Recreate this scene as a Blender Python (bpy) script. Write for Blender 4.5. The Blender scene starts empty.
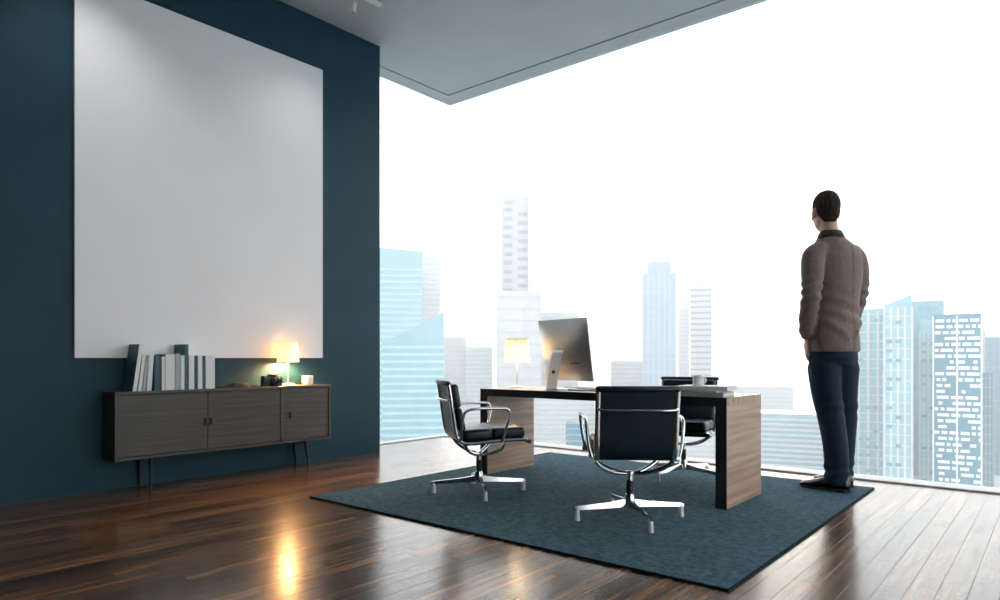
import bpy, bmesh, math, random
from mathutils import Vector, Matrix, noise
R = math.radians
S = bpy.context.scene
C = S.collection
random.seed(7)

# ------------------------------------------------------------------ camera, sky, sun, exposure
EYE = 0.92
YAW = math.atan2(560, 674)
cd = bpy.data.cameras.new('camera'); cam = bpy.data.objects.new('camera', cd); C.objects.link(cam)
cd.sensor_width = 36; cd.lens = 36 * 674 / 1000; cd.shift_y = 0.058
cd.clip_start = 0.05; cd.clip_end = 3000
cam.location = (0, 0, EYE); cam.rotation_euler = (R(90), 0, YAW)
S.camera = cam
S.view_settings.view_transform = 'Standard'; S.view_settings.look = 'None'
S.view_settings.gamma = 1; S.view_settings.use_curve_mapping = False
S.view_settings.exposure = 0.55
S.cycles.use_denoising = True
S.cycles.max_bounces = 10; S.cycles.diffuse_bounces = 5; S.cycles.glossy_bounces = 4
S.cycles.transparent_max_bounces = 16; S.cycles.volume_bounces = 2
S.cycles.caustics_reflective = False; S.cycles.caustics_refractive = False

W = bpy.data.worlds.new('sky'); S.world = W; W.use_nodes = True
nt = W.node_tree; bg = nt.nodes['Background']
bg.inputs['Color'].default_value = (1.0, 0.985, 0.975, 1); bg.inputs['Strength'].default_value = 2.0

sd = bpy.data.lights.new('sun', 'SUN'); sd.energy = 0.35; sd.angle = R(12); sd.color = (1.0, 0.72, 0.42)
sun = bpy.data.objects.new('sun', sd); C.objects.link(sun)
# low, hazy sun ahead of the window, a little to the left of the standing person
_a = YAW - math.atan2(250, 674)
_dir = Vector((-math.sin(_a) * math.cos(R(7)), math.cos(_a) * math.cos(R(7)), math.sin(R(7))))
sun.rotation_euler = _dir.to_track_quat('Z', 'Y').to_euler(); sun.location = _dir * 30

# ------------------------------------------------------------------ helpers
def lnk(a, b, t): t.links.new(a, b)

def mat(name, col, rough=0.5, metal=0.0, spec=0.5, coat=0.0, var=0.0, scale=8.0, stretch=(1, 1, 1), bump=0.0, bscale=60.0,
        col2=None, objrand=0.0, trans=0.0, emis=None, estr=0.0, coatr=0.1, detail=4.0, sheen=0.0):
    m = bpy.data.materials.new(name); m.use_nodes = True
    t = m.node_tree; b = t.nodes['Principled BSDF']
    b.inputs['Base Color'].default_value = (*col, 1); b.inputs['Roughness'].default_value = rough
    b.inputs['Metallic'].default_value = metal; b.inputs['Specular IOR Level'].default_value = spec
    b.inputs['Coat Weight'].default_value = coat; b.inputs['Coat Roughness'].default_value = coatr
    b.inputs['Sheen Weight'].default_value = sheen
    if emis: b.inputs['Emission Color'].default_value = (*emis, 1); b.inputs['Emission Strength'].default_value = estr
    tc = t.nodes.new('ShaderNodeTexCoord'); mp = t.nodes.new('ShaderNodeMapping')
    mp.inputs['Scale'].default_value = stretch; lnk(tc.outputs['Object'], mp.inputs['Vector'], t)
    vec = mp.outputs['Vector']
    if objrand:
        oi = t.nodes.new('ShaderNodeObjectInfo'); ad = t.nodes.new('ShaderNodeVectorMath'); ad.operation = 'MULTIPLY_ADD'
        cb = t.nodes.new('ShaderNodeCombineXYZ')
        for k in range(3): lnk(oi.outputs['Random'], cb.inputs[k], t)
        lnk(cb.outputs[0], ad.inputs[0], t); ad.inputs[1].default_value = (37, 91, 53); lnk(vec, ad.inputs[2], t); vec = ad.outputs[0]
    if var or col2:
        n = t.nodes.new('ShaderNodeTexNoise'); n.inputs['Scale'].default_value = scale; n.inputs['Detail'].default_value = detail
        lnk(vec, n.inputs['Vector'], t)
        r = t.nodes.new('ShaderNodeValToRGB'); r.color_ramp.elements[0].position = 0.3; r.color_ramp.elements[1].position = 0.7
        c2 = col2 if col2 else tuple(c * (1 + var) for c in col)
        c1 = col if col2 else tuple(c * (1 - var) for c in col)
        r.color_ramp.elements[0].color = (*c1, 1); r.color_ramp.elements[1].color = (*c2, 1)
        lnk(n.outputs['Fac'], r.inputs['Fac'], t); out = r.outputs['Color']
        if objrand:
            hs = t.nodes.new('ShaderNodeHueSaturation'); mr = t.nodes.new('ShaderNodeMapRange')
            mr.inputs['To Min'].default_value = 1 - objrand; mr.inputs['To Max'].default_value = 1 + objrand
            lnk(oi.outputs['Random'], mr.inputs['Value'], t); lnk(mr.outputs[0], hs.inputs['Value'], t)
            lnk(out, hs.inputs['Color'], t); out = hs.outputs[0]
        lnk(out, b.inputs['Base Color'], t)
    if bump:
        n2 = t.nodes.new('ShaderNodeTexNoise'); n2.inputs['Scale'].default_value = bscale; n2.inputs['Detail'].default_value = 3
        lnk(vec, n2.inputs['Vector'], t)
        bp = t.nodes.new('ShaderNodeBump'); bp.inputs['Strength'].default_value = bump; bp.inputs['Distance'].default_value = 0.01
        lnk(n2.outputs['Fac'], bp.inputs['Height'], t); lnk(bp.outputs[0], b.inputs['Normal'], t)
    return m

def glass_mat(name, tint=(0.97, 0.985, 0.99), gloss=1.0):
    m = bpy.data.materials.new(name); m.use_nodes = True; t = m.node_tree
    for n in list(t.nodes): t.nodes.remove(n)
    o = t.nodes.new('ShaderNodeOutputMaterial'); mx = t.nodes.new('ShaderNodeMixShader')
    tr = t.nodes.new('ShaderNodeBsdfTransparent'); tr.inputs['Color'].default_value = (*tint, 1)
    gl = t.nodes.new('ShaderNodeBsdfGlossy'); gl.inputs['Roughness'].default_value = 0.02
    fr = t.nodes.new('ShaderNodeFresnel'); fr.inputs['IOR'].default_value = 1.35
    ml = t.nodes.new('ShaderNodeMath'); ml.operation = 'MULTIPLY'; ml.inputs[1].default_value = gloss
    lnk(fr.outputs[0], ml.inputs[0], t); lnk(ml.outputs[0], mx.inputs[0], t)
    lnk(tr.outputs[0], mx.inputs[1], t); lnk(gl.outputs[0], mx.inputs[2], t); lnk(mx.outputs[0], o.inputs[0], t)
    return m

def obj(name, bm, m, parent=None, smooth=False, recalc=True):
    if recalc: bmesh.ops.recalc_face_normals(bm, faces=bm.faces)
    me = bpy.data.meshes.new(name); bm.to_mesh(me); bm.free()
    return mobj(name, me, m, parent, smooth)

def mobj(name, me, m, parent=None, smooth=False):
    if smooth:
        me.polygons.foreach_set('use_smooth', [True] * len(me.polygons))
        if smooth != 'all':
            try: me.set_sharp_from_angle(angle=R(40))
            except Exception: pass
    if m is not None and not me.materials: me.materials.append(m)
    o = bpy.data.objects.new(name, me); C.objects.link(o)
    if parent: o.parent = parent
    return o

def tag(o, label=None, cat=None, group=None, kind=None):
    if label: o['label'] = label
    if cat: o['category'] = cat
    if group: o['group'] = group
    if kind: o['kind'] = kind
    return o

def thing(name, label, cat, loc=(0, 0, 0), rz=0, group=None, kind=None):
    o = bpy.data.objects.new(name, None); C.objects.link(o); o.empty_display_size = 0.1
    o.location = loc; o.rotation_euler = (0, 0, rz)
    return tag(o, label, cat, group, kind)

def nb(): return bmesh.new()

def box(bm, x0, x1, y0, y1, z0, z1, bev=0.0, seg=2, M=None):
    t = bmesh.new(); bmesh.ops.create_cube(t, size=1)
    for v in t.verts:
        v.co = Vector(((x0 + x1) / 2 + v.co.x * (x1 - x0), (y0 + y1) / 2 + v.co.y * (y1 - y0), (z0 + z1) / 2 + v.co.z * (z1 - z0)))
    if bev: bmesh.ops.bevel(t, geom=t.edges[:], offset=bev, segments=seg, affect='EDGES', profile=0.5)
    return merge(bm, t, M)

def merge(bm, t, M=None):
    if M is not None: bmesh.ops.transform(t, matrix=M, verts=t.verts)
    me = bpy.data.meshes.new('tmp'); t.to_mesh(me); t.free(); bm.from_mesh(me); bpy.data.meshes.remove(me)
    return bm

def B(*a, **k): return box(nb(), *a, **k)

def loft(bm, rings, cap=True, closed=True):
    vs = [[bm.verts.new(p) for p in r] for r in rings]
    n = len(vs[0])
    for i in range(len(vs) - 1):
        for j in range(n if closed else n - 1):
            k = (j + 1) % n
            bm.faces.new((vs[i][j], vs[i][k], vs[i + 1][k], vs[i + 1][j]))
    if cap:
        bm.faces.new(vs[0][::-1]); bm.faces.new(vs[-1])
    return bm

def lathe(bm, prof, seg=24, c=(0, 0, 0), cap=True):
    rings = [[(c[0] + r * math.cos(2 * math.pi * k / seg), c[1] + r * math.sin(2 * math.pi * k / seg), c[2] + z) for k in range(seg)] for r, z in prof]
    return loft(bm, rings, cap)

def smooth_path(pts, n=6):
    pts = [Vector(p) for p in pts]; out = []
    for i in range(len(pts) - 1):
        p0 = pts[max(i - 1, 0)]; p1 = pts[i]; p2 = pts[i + 1]; p3 = pts[min(i + 2, len(pts) - 1)]
        for k in range(n):
            t = k / n
            out.append(0.5 * ((2 * p1) + (p2 - p0) * t + (2 * p0 - 5 * p1 + 4 * p2 - p3) * t * t + (3 * p1 - p0 - 3 * p2 + p3) * t ** 3))
    out.append(pts[-1]); return out

def tube(bm, pts, r, seg=10, cap=True, flat=1.0):
    """sweep a circle (radius r, number or list) along pts; flat squeezes it along the second frame axis"""
    pts = [Vector(p) for p in pts]; n = len(pts); rs = r if isinstance(r, (list, tuple)) else [r] * n
    T = [(pts[min(i + 1, n - 1)] - pts[max(i - 1, 0)]).normalized() for i in range(n)]
    up = Vector((1, 0, 0)) if abs(T[0].x) < 0.8 else Vector((0, 0, 1))
    u = (up - T[0] * up.dot(T[0])).normalized(); rings = []
    for i in range(n):
        u = (u - T[i] * u.dot(T[i])).normalized(); w = T[i].cross(u)
        rings.append([pts[i] + (u * math.cos(a) + w * math.sin(a) * flat) * rs[i] for a in [2 * math.pi * k / seg for k in range(seg)]])
    return loft(bm, rings, cap)

def copy_tree(o, parent=None):
    c = o.copy(); C.objects.link(c); c.parent = parent
    for ch in list(o.children): copy_tree(ch, c)
    return c

def remeshed(bm, voxel=0.012, smooth_it=6, fac=0.5):
    bmesh.ops.recalc_face_normals(bm, faces=bm.faces)
    me = bpy.data.meshes.new('tmp'); bm.to_mesh(me); bm.free()
    o = bpy.data.objects.new('tmp', me); C.objects.link(o)
    md = o.modifiers.new('r', 'REMESH'); md.mode = 'VOXEL'; md.voxel_size = voxel; md.adaptivity = 0
    if smooth_it:
        ms = o.modifiers.new('s', 'SMOOTH'); ms.factor = fac; ms.iterations = smooth_it
    dg = bpy.context.evaluated_depsgraph_get(); dg.update()
    ev = o.evaluated_get(dg); out = bpy.data.meshes.new_from_object(ev)
    bpy.data.objects.remove(o); bpy.data.meshes.remove(me)
    return out

def displace(me, fn):
    """move every vertex along its normal by fn(co)"""
    nrm = [v.normal.copy() for v in me.vertices]
    for v, n in zip(me.vertices, nrm): v.co += n * fn(v.co)
    me.update(); return me

def ell(c, rx, ry, n=20, p=2.0, tilt=0.0):
    """superellipse ring around c (horizontal)"""
    out = []
    for k in range(n):
        a = 2 * math.pi * k / n; ca, sa = math.cos(a), math.sin(a)
        x = rx * math.copysign(abs(ca) ** (2 / p), ca); y = ry * math.copysign(abs(sa) ** (2 / p), sa)
        out.append((c[0] + x, c[1] + y, c[2] + tilt * y))
    return out

# ------------------------------------------------------------------ materials
M = {}
M['wall'] = mat('teal wall paint', (0.010, 0.050, 0.078), 0.50, spec=0.25, var=0.05, scale=3, bump=0.05, bscale=200)
M['ceil'] = mat('ceiling paint', (0.50, 0.54, 0.56), 0.6, var=0.03, scale=2)
M['subfloor'] = mat('dark joint', (0.02, 0.015, 0.012), 0.7, var=0.2)
def wood(name, c1, c2, rough, stretch, scale=6, objrand=0.0, coat=0.0, bump=0.05, spec=0.5):
    return mat(name, c1, rough, col2=c2, scale=scale, stretch=stretch, objrand=objrand, coat=coat, bump=bump, bscale=scale * 4, detail=8, spec=spec)
M['plank'] = wood('oiled plank', (0.024, 0.013, 0.009), (0.25, 0.115, 0.045), 0.25, (9, 0.5, 9), 3, 0.6, coat=0.65, bump=0.012, spec=0.15)
M['plank'].node_tree.nodes['Principled BSDF'].inputs['Coat Roughness'].default_value = 0.20
M['plank'].node_tree.nodes['Principled BSDF'].inputs['Coat IOR'].default_value = 1.5; M['plank'].node_tree.nodes['Principled BSDF'].inputs['IOR'].default_value = 1.5
M['desk'] = wood('light walnut', (0.30, 0.19, 0.13), (0.56, 0.40, 0.29), 0.4, (3, 0.6, 14), 2.2)
M['desktop'] = wood('light walnut top', (0.30, 0.19, 0.13), (0.52, 0.36, 0.26), 0.3, (0.6, 14, 3), 2.2)
M['shaded_edge'] = mat('painted edge shade', (0.006, 0.016, 0.024), 0.45, var=0.1)  # shade on the desk's front edges, painted in as near-black navy
M['side'] = wood('grey walnut', (0.045, 0.044, 0.042), (0.095, 0.085, 0.075), 0.5, (4, 0.8, 40), 2.0)
M['side_dark'] = mat('dark metal leg', (0.02, 0.025, 0.03), 0.4, metal=0.6, var=0.1)
M['poster'] = mat('blank white canvas', (0.92, 0.92, 0.94), 0.75, var=0.01, scale=3, bump=0.03, bscale=300)
M['rug'] = mat('blue grey rug', (0.008, 0.050, 0.082), 0.95, col2=(0.062, 0.158, 0.208), scale=34, bump=1.0, bscale=130, spec=0.1, sheen=0.1, detail=6)
M['rug_edge'] = mat('rug binding', (0.006, 0.022, 0.032), 0.9, var=0.2, scale=80, bump=0.4, bscale=200, spec=0.1)
M['leather'] = mat('black leather', (0.006, 0.019, 0.030), 0.36, var=0.2, scale=15, bump=0.08, bscale=120)
M['chrome'] = mat('polished aluminium', (0.72, 0.74, 0.76), 0.14, metal=1.0, var=0.03, scale=5)
M['satin'] = mat('satin aluminium', (0.80, 0.81, 0.82), 0.35, metal=0.35, var=0.03)
M['plastic'] = mat('black plastic', (0.008, 0.014, 0.02), 0.4, var=0.1)
M['alu'] = mat('brushed aluminium', (0.62, 0.63, 0.65), 0.34, metal=0.75, var=0.03, scale=3)
M['screen'] = mat('screen glass', (0.01, 0.01, 0.012), 0.08, var=0.05)
M['white'] = mat('white paper', (0.82, 0.82, 0.83), 0.6, var=0.02, scale=20)
M['paper'] = mat('page edges', (0.74, 0.74, 0.73), 0.8, var=0.08, scale=8, stretch=(1, 60, 1))
M['greybook'] = mat('grey cover', (0.42, 0.45, 0.47), 0.5, var=0.05)
M['tealbook'] = mat('teal cover', (0.03, 0.10, 0.13), 0.5, var=0.06)
M['ceramic'] = mat('white ceramic', (0.85, 0.84, 0.82), 0.2, var=0.01)
M['cloth'] = mat('black cloth', (0.012, 0.016, 0.02), 0.9, var=0.2, bump=0.3, bscale=150)
M['rail'] = mat('grey window rail', (0.62, 0.64, 0.65), 0.5, metal=0.0, var=0.03)
M['glass'] = glass_mat('window glass', gloss=0.35)
M['lampwhite'] = mat('white enamel', (0.85, 0.83, 0.80), 0.35, var=0.01)

# ------------------------------------------------------------------ the room
XW = -5.10; YG = 5.80; XG = -5.60; H = 3.957; XR = 4.2; YB = -3.6; YE = 4.305
tag(obj('wall_left', B(XW - 0.55, XW, YB, YE, 0, H), M['wall']), 'dark teal painted wall behind the wooden sideboard', 'wall', kind='structure')
tag(obj('wall_back', B(XW - 0.55, XR + 0.2, YB - 0.2, YB, 0, H), M['wall']), 'dark teal wall at the far back of the office, opposite the glass', 'wall', kind='structure')
tag(obj('wall_right', B(XR, XR + 0.2, YB, -0.4, 0, H), M['wall']), 'dark teal side wall facing the blank canvas', 'wall', kind='structure')
cl = obj('ceiling', B(XW - 0.55, XR + 0.2, YB - 0.2, 5.86, H + 0.06, H + 0.4), M['ceil'])
tag(cl, 'grey flat ceiling with a narrow groove along the glass', 'ceiling', kind='structure')
obj('ceiling_panel', B(-5.43, XR + 0.2, YB - 0.2, 5.60, H, H + 0.06), M['ceil'], cl)
obj('ceiling_panel', B(XW - 0.55, -5.43, YB - 0.2, YE - 0.02, H, H + 0.06), M['ceil'], cl)
b_ = nb(); box(b_, -5.65, XR + 0.2, 5.625, 5.86, H, H + 0.06); box(b_, -5.65, -5.455, YE - 0.02, 5.625, H, H + 0.06)
obj('edge_strip', b_, M['ceil'], cl)

# floor: slab with single planks
fl = obj('floor', B(XW - 0.55, XR + 0.2, YB - 0.2, 5.86, -0.30, -0.02), M['subfloor'])
tag(fl, 'polished brown wooden plank floor', 'floor', kind='structure')
PW, PL = 0.096, 1.30
def plank_bm(L, w):
    b = nb(); g = 0.0006; c = 0.0008
    x1, y1 = w / 2 - g, L / 2 - g
    lo = [b.verts.new((sx * x1, sy * y1, -0.02)) for sx, sy in ((-1, -1), (1, -1), (1, 1), (-1, 1))]
    md = [b.verts.new((sx * x1, sy * y1, -c)) for sx, sy in ((-1, -1), (1, -1), (1, 1), (-1, 1))]
    hi = [b.verts.new((sx * (x1 - c), sy * (y1 - c), 0)) for sx, sy in ((-1, -1), (1, -1), (1, 1), (-1, 1))]
    for i in range(4):
        j = (i + 1) % 4
        b.faces.new((lo[i], lo[j], md[j], md[i])); b.faces.new((md[i], md[j], hi[j], hi[i]))
    b.faces.new(hi); return b
cells = []
x = XW - 0.55; col = 0
while x < XR + 0.1:
    off = random.Random(col * 13 + 5).random() * PL
    y = YB - 0.2 - off
    while y < 5.86:
        y0, y1 = max(y, YB - 0.2), min(y + PL, 5.86)
        if y1 - y0 > 0.03: cells.append((x + PW / 2, (y0 + y1) / 2, y1 - y0))
        y += PL
    x += PW; col += 1
Fv = Vector((-math.sin(YAW), math.cos(YAW))); Rv = Vector((math.cos(YAW), math.sin(YAW)))
def seen(c):
    best = None
    for k in (-0.5, -0.25, 0, 0.25, 0.5):
        p = Vector((c[0], c[1] + k * c[2])); d = p.dot(Fv)
        if d < 1.5: continue
        u = p.dot(Rv) / d * 674; yy = 358 + EYE * 674 / d
        if abs(u) < 520 and yy < 620 and not (-3.6 < p.x < -1.2 and 2.75 < p.y < 5.2) and (p.x > XW or p.y > YE): best = d if best is None else min(best, d)
    return best
vis = sorted([(seen(c), c) for c in cells if seen(c) is not None])
near = [c for _, c in vis[:300]]; nearset = set(near)
pm = {}
for c in near:
    k = round(c[2], 3)
    if k not in pm:
        me = bpy.data.meshes.new('plank'); b = plank_bm(c[2], PW); bmesh.ops.recalc_face_normals(b, faces=b.faces); b.to_mesh(me); b.free(); me.materials.append(M['plank']); pm[k] = me
    o = bpy.data.objects.new('plank', pm[k]); C.objects.link(o); o.parent = fl; o.location = (c[0], c[1], 0)
# remaining planks joined, colour changed per plank through the island number
mr = M['plank'].copy(); mr.name = 'oiled plank field'
for n in list(mr.node_tree.nodes):
    if n.type == 'OBJECT_INFO':
        g = mr.node_tree.nodes.new('ShaderNodeNewGeometry')
        for l in list(n.outputs['Random'].links): mr.node_tree.links.new(g.outputs['Random Per Island'], l.to_socket)
b_ = nb()
for c in cells:
    if c not in nearset: merge(b_, plank_bm(c[2], PW), Matrix.Translation((c[0], c[1], 0)))
tag(obj('plank_field', b_, mr, fl), kind='stuff')

# windows
w1 = thing('window_1', 'wide floor to ceiling glass behind the desk and person', 'window', (0, YG, 0), kind='structure')
obj('pane', B(XG, XR, -0.006, 0.006, 0.012, H), M['glass'], w1)
obj('bottom_rail', B(XG - 0.05, XR, -0.15, 0.06, 0, 0.012, 0.003), M['rail'], w1)
w2 = thing('window_2', 'narrow return glass pane beside the end of the teal wall', 'window', (XG, YE, 0), kind='structure')
obj('pane', B(-0.006, 0.006, 0, YG - YE - 0.008, 0.012, H), M['glass'], w2)
obj('bottom_rail', B(-0.05, 0.06, 0, YG - YE - 0.155, 0, 0.012, 0.003), M['rail'], w2)

w3 = thing('window_3', 'tall side glazing facing the sideboard wall', 'window', (XR, -0.4, 0), kind='structure')
obj('pane', B(-0.006, 0.006, 0, YG + 0.4 - 0.008, 0.012, H), M['glass'], w3)
obj('bottom_rail', B(-0.05, 0.06, 0, YG + 0.4 - 0.155, 0, 0.012, 0.003), M['rail'], w3)

# ------------------------------------------------------------------ the city outside
def cmat(name, col, rough=0.35, var=0.08, scale=0.15): return mat(name, col, rough, var=var, scale=scale)
CW = cmat('white facade', (0.40, 0.41, 0.42)); CG = cmat('pale grey facade', (0.30, 0.33, 0.36)); CT = cmat('pale teal glass', (0.13, 0.28, 0.34), 0.15)
CT2 = cmat('blue teal glass', (0.012, 0.11, 0.18), 0.15); CB = cmat('pale blue glass', (0.20, 0.28, 0.36), 0.2); CD = cmat('grey window glass', (0.16, 0.19, 0.23), 0.2)
CP = cmat('teal window pane', (0.03, 0.20, 0.28), 0.2)
CF = cmat('pale cyan fin', (0.27, 0.40, 0.44))
CGR = mat('hazy city ground', (0.40, 0.43, 0.45), 0.9, col2=(0.28, 0.36, 0.40), scale=0.05)
GZ = -70.0; CK = 2.2
tag(obj('ground_city', B(-2000, 2000, -600, 2600, GZ - 1, GZ), CGR), 'pale city ground far below the window', 'ground', kind='structure')

def tower(label, D, L, w, d, ztop, rot=0.0, body=CW, band=CG, step=4.0, bh=1.2, top='flat', style='bands', name='tower_block', base=GZ, seed=1, cat='building', panes=0.3):
    """D metres along the view axis, L metres across; local x runs across the facade, the facade faces -y"""
    px = Fv * D + Rv * L; d *= CK
    t = thing(name, label, cat, (px.x, px.y, base), YAW + rot - math.atan2(L, D))
    h = ztop - base; rnd = random.Random(seed)
    b = nb(); x0, x1, y0, y1 = -w / 2, w / 2, 0, d
    if top == 'slant':
        box(b, x0, x1, y0, y1, 0, h)
        for v in b.verts:
            if v.co.z > h - 0.1: v.co.z -= (x1 - v.co.x) / w * h * 0.16
    elif top == 'slantl':
        box(b, x0, x1, y0, y1, 0, h)
        for v in b.verts:
            if v.co.z > h - 0.1: v.co.z -= (v.co.x - x0) / w * h * 0.02
    elif top == 'crown':
        box(b, x0, x1, y0, y1, 0, h * 0.93)
        box(b, x0 * 0.72, x1 * 0.72, y0 + d * 0.14, y1 - d * 0.14, h * 0.93, h)
    elif top == 'point':
        box(b, x0, x1, y0, y1, 0, h * 0.965)
        loft(b, [[(x0, y0, h * .965), (x1, y0, h * .965), (x1, y1, h * .965), (x0, y1, h * .965)], [(x0 * .4, y0 + d * .3, h), (x1 * .2, y0 + d * .3, h), (x1 * .2, y1 - d * .3, h), (x0 * .4, y1 - d * .3, h)]])
    elif top == 'wave':
        n = 12; rings = []
        for i in range(n + 1):
            z = h * i / n; s = math.sin(i / n * math.pi * 1.1) * w * 0.06
            rings.append([(x0 + s, y0, z), (x1 + s * 0.4, y0, z), (x1 + s * .4, y1, z), (x0 + s, y1, z)])
        loft(b, rings)
        for v in b.verts:
            if v.co.z > h - 0.1 and v.co.x > 0: v.co.z += h * 0.05
    else:
        box(b, x0, x1, y0, y1, 0, h)
    obj('body', b, body, t)
    hb = h * {'crown': 0.93, 'point': 0.95, 'slant': 0.83, 'slantl': 0.92}.get(top, 0.99)
    e = 0.35; b = nb()
    if style in ('bands', 'grid'):
        z = step
        while z < hb - bh:
            box(b, x0 - e, x1 + e, y0 - e, y1 + e, z, z + bh); z += step
        tag(obj('floor_bands', b, band, t), kind='stuff')
    if style == 'grid':
        b = nb(); n = max(3, int(w / step))
        for i in range(n + 1):
            xx = x0 + w * i / n; box(b, xx - .3, xx + .3, y0 - e - .15, y0, 0, hb)
        tag(obj('mullions', b, CW, t), kind='stuff')
    if style == 'fins':
        n = max(4, int(w / step))
        for i in range(n + 1):
            xx = x0 + w * i / n; box(b, xx - bh / 2, xx + bh / 2, y0 - e, y0, 0, hb)
        n = max(3, int(d / step))
        for i in range(n + 1):
            yy = y0 + d * i / n; box(b, x0 - e, x0, yy - bh / 2, yy + bh / 2, 0, hb); box(b, x1, x1 + e, yy - bh / 2, yy + bh / 2, 0, hb)
        tag(obj('facade_fins', b, band, t), kind='stuff')
        b = nb(); z = 3.0
        while z < hb - 3:
            xx = x0 + 1.0
            while xx < x1 - 3:
                if rnd.random() < panes: box(b, xx, xx + 2.2, y0 - .5, y0 + .1, z, z + 1.6)
                xx += 3.6
            z += 4.4
        if panes: tag(obj('window_panes', b, CP, t), kind='stuff')
        b = nb(); z = 5
        while z < hb: box(b, x0 - .15, x1 + .15, y0 - .15, y1 + .15, z, z + .5); z += 5
        tag(obj('floor_bands', b, band, t), kind='stuff')
    if style == 'slots':   # one column of dark slots on each visible face
        z = hb * 0.97; k = 0
        while z > hb * 0.45:
            box(b, x0 + w * .10, x0 + w * .40, y0 - .12, y0 + .2, z - 3.2, z)
            box(b, x0 + w * .62, x0 + w * .94, y0 - .12, y0 + .2, z - 4.0 - 3.2, z - 4.0)
            z -= 7.6
        box(b, x0 + w * .12, x0 + w * .42, y0 - .12, y0 + .2, hb * .985, hb * .999)
        tag(obj('window_slots', b, band, t), kind='stuff')
    if style == 'lattice':
        z = 1.5; row = 0
        while z < hb - 1:
            xx = x0 + rnd.random() * 2.5
            while xx < x1 - 1.0:
                l = rnd.choice((1.6, 2.4, 3.6, 5.0)); dens = 0.74 + 0.26 * (z / hb) ** 4
                if rnd.random() < dens: box(b, xx, min(xx + l, x1), y0 - e, y0 + .1, z, z + 1.5)
                xx += l + 0.9
            z += 2.9; row += 1
        for xx in (x0, 0, x1): box(b, xx - .3, xx + .3, y0 - e - .1, y0 + .1, 0, hb)
        tag(obj('facade_panels', b, cmat('white panel', (0.75, 0.76, 0.77)), t), kind='stuff')
    return t

def px(x0, x1, ytop, D):
    D *= CK   # size of a facade that spans these bearings at D metres
    return dict(D=D, L=((x0 + x1) / 2 - 500) / 674 * D, w=(x1 - x0) / 674 * D, ztop=EYE + (358 - ytop) / 674 * D)
tower('pale teal glass tower right beside the edge of the teal wall', d=30, body=CT, band=cmat('teal band', (0.20, 0.38, 0.44)), top='slantl', step=4.0, bh=1.6, **px(352, 422, 246, 200))
tower('pale stepped slab tucked behind the teal glass tower', d=20, body=CW, band=CG, step=4, bh=1.2, **px(418, 440, 252, 240))
tower('low teal glass building with slanted roof in front of teal tower', d=16, body=CT, band=cmat('teal band b', (0.22, 0.40, 0.45)), top='slant', step=3.6, bh=1.4, **px(383, 444, 312, 150))
tower('hazy white block between teal tower and grey striped block', d=20, body=CW, band=CG, step=4, bh=1.0, **px(443, 466, 337, 276))
tower('grey striped block behind the chair back beside the tall white tower', d=20, body=CG, band=CW, step=3.5, bh=1.6, **px(466, 492, 347, 240))
tower('tall white tower with dark window slots, highest on the skyline', d=14, body=cmat('light grey facade', (0.25, 0.26, 0.275)), band=cmat('slot glass', (0.10, 0.12, 0.15)), style='slots', top='point', **px(501, 529, 188, 262))
tower('broad white podium block at the foot of the tallest white tower', d=18, body=CW, band=CG, step=9, bh=1.0, style='grid', **px(497, 541, 291, 235))
tower('white striped block partly behind the desktop computer', d=18, body=CW, band=CG, step=4, bh=1.6, **px(532, 578, 312, 260))
tower('low white office block left of the grey blue tower', d=18, body=CW, band=CG, step=4, bh=1.8, **px(611, 643, 361, 270))
tower('grey blue tower with a stepped crown', d=22, body=CB, band=cmat('blue fin', (0.27, 0.34, 0.42)), style='fins', step=3.6, bh=1.0, top='crown', panes=0.0, **px(643, 675, 260, 230))
tower('slim pale spire block between grey blue tower and striped white tower', d=10, body=CW, band=CG, step=4, bh=1.2, top='crown', **px(679, 689, 298, 300))
tower('slender striped white tower standing alone above the far chair', d=14, body=CW, band=CD, step=5, bh=1.6, **px(691, 711, 283, 270))
tower('low hazy block behind the desk corner', d=20, body=CW, band=CG, step=4, bh=1.2, **px(716, 790, 386, 300))
tower('low teal waterfront block between desk and trousers', d=14, body=CT, band=CW, step=3.2, bh=1.3, **px(752, 828, 414, 190))
tower('small blue block seen under the desk top', d=6, body=CT2, band=CT, step=3, bh=0.6, **px(566, 588, 424, 150))
tower('low white striped block seen under the desk', d=20, body=CW, band=CG, step=3.4, bh=1.4, **px(596, 720, 402, 200))
tower('white block row seen between left chair and desk panels', d=14, body=CW, band=CG, step=3.4, bh=1.3, **px(528, 594, 398, 215))
tower('broad pale glass tower right beside the person trousers', d=26, body=cmat('pale cyan glass', (0.10, 0.28, 0.36), 0.2), band=CW, style='fins', step=4.2, bh=1.3, **px(852, 894, 309, 170))
tower('pale glass tower with a curved pointed edge behind standing person', d=22, body=cmat('pale cyan glass b', (0.16, 0.34, 0.40), 0.2), band=CW, style='fins', step=4.0, bh=1.0, top='wave', **px(886, 910, 305, 142))
tower('teal glass tower with flat dark top between pale tower and lattice tower', d=24, body=cmat('mid teal glass', (0.07, 0.25, 0.33), 0.2), band=CT, style='fins', step=5.0, bh=0.6, **px(906, 940, 301, 184))
tower('pale curved slab in front of the flat topped teal tower', d=5, body=cmat('pale slab', (0.18, 0.36, 0.42), 0.25), band=CF, style='fins', step=3.0, bh=0.8, top='slantl', **px(921, 936, 318, 168))
tower('teal tower covered in a lattice of small white panels', d=7, body=cmat('deep teal glass', (0.0, 0.15, 0.22), 0.5), band=CW, style='lattice', **px(937, 977, 314, 150))
tower('narrow white ribbed slab flanking the lattice tower', d=8, body=CW, band=CG, step=3.2, bh=1.2, **px(974, 984, 328, 172))
tower('dark blue glass tower at the outer edge of the skyline', d=18, body=cmat('blue glass', (0.06, 0.19, 0.26), 0.15), band=CT, style='fins', step=3, bh=0.5, **px(978, 1016, 337, 185))
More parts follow.
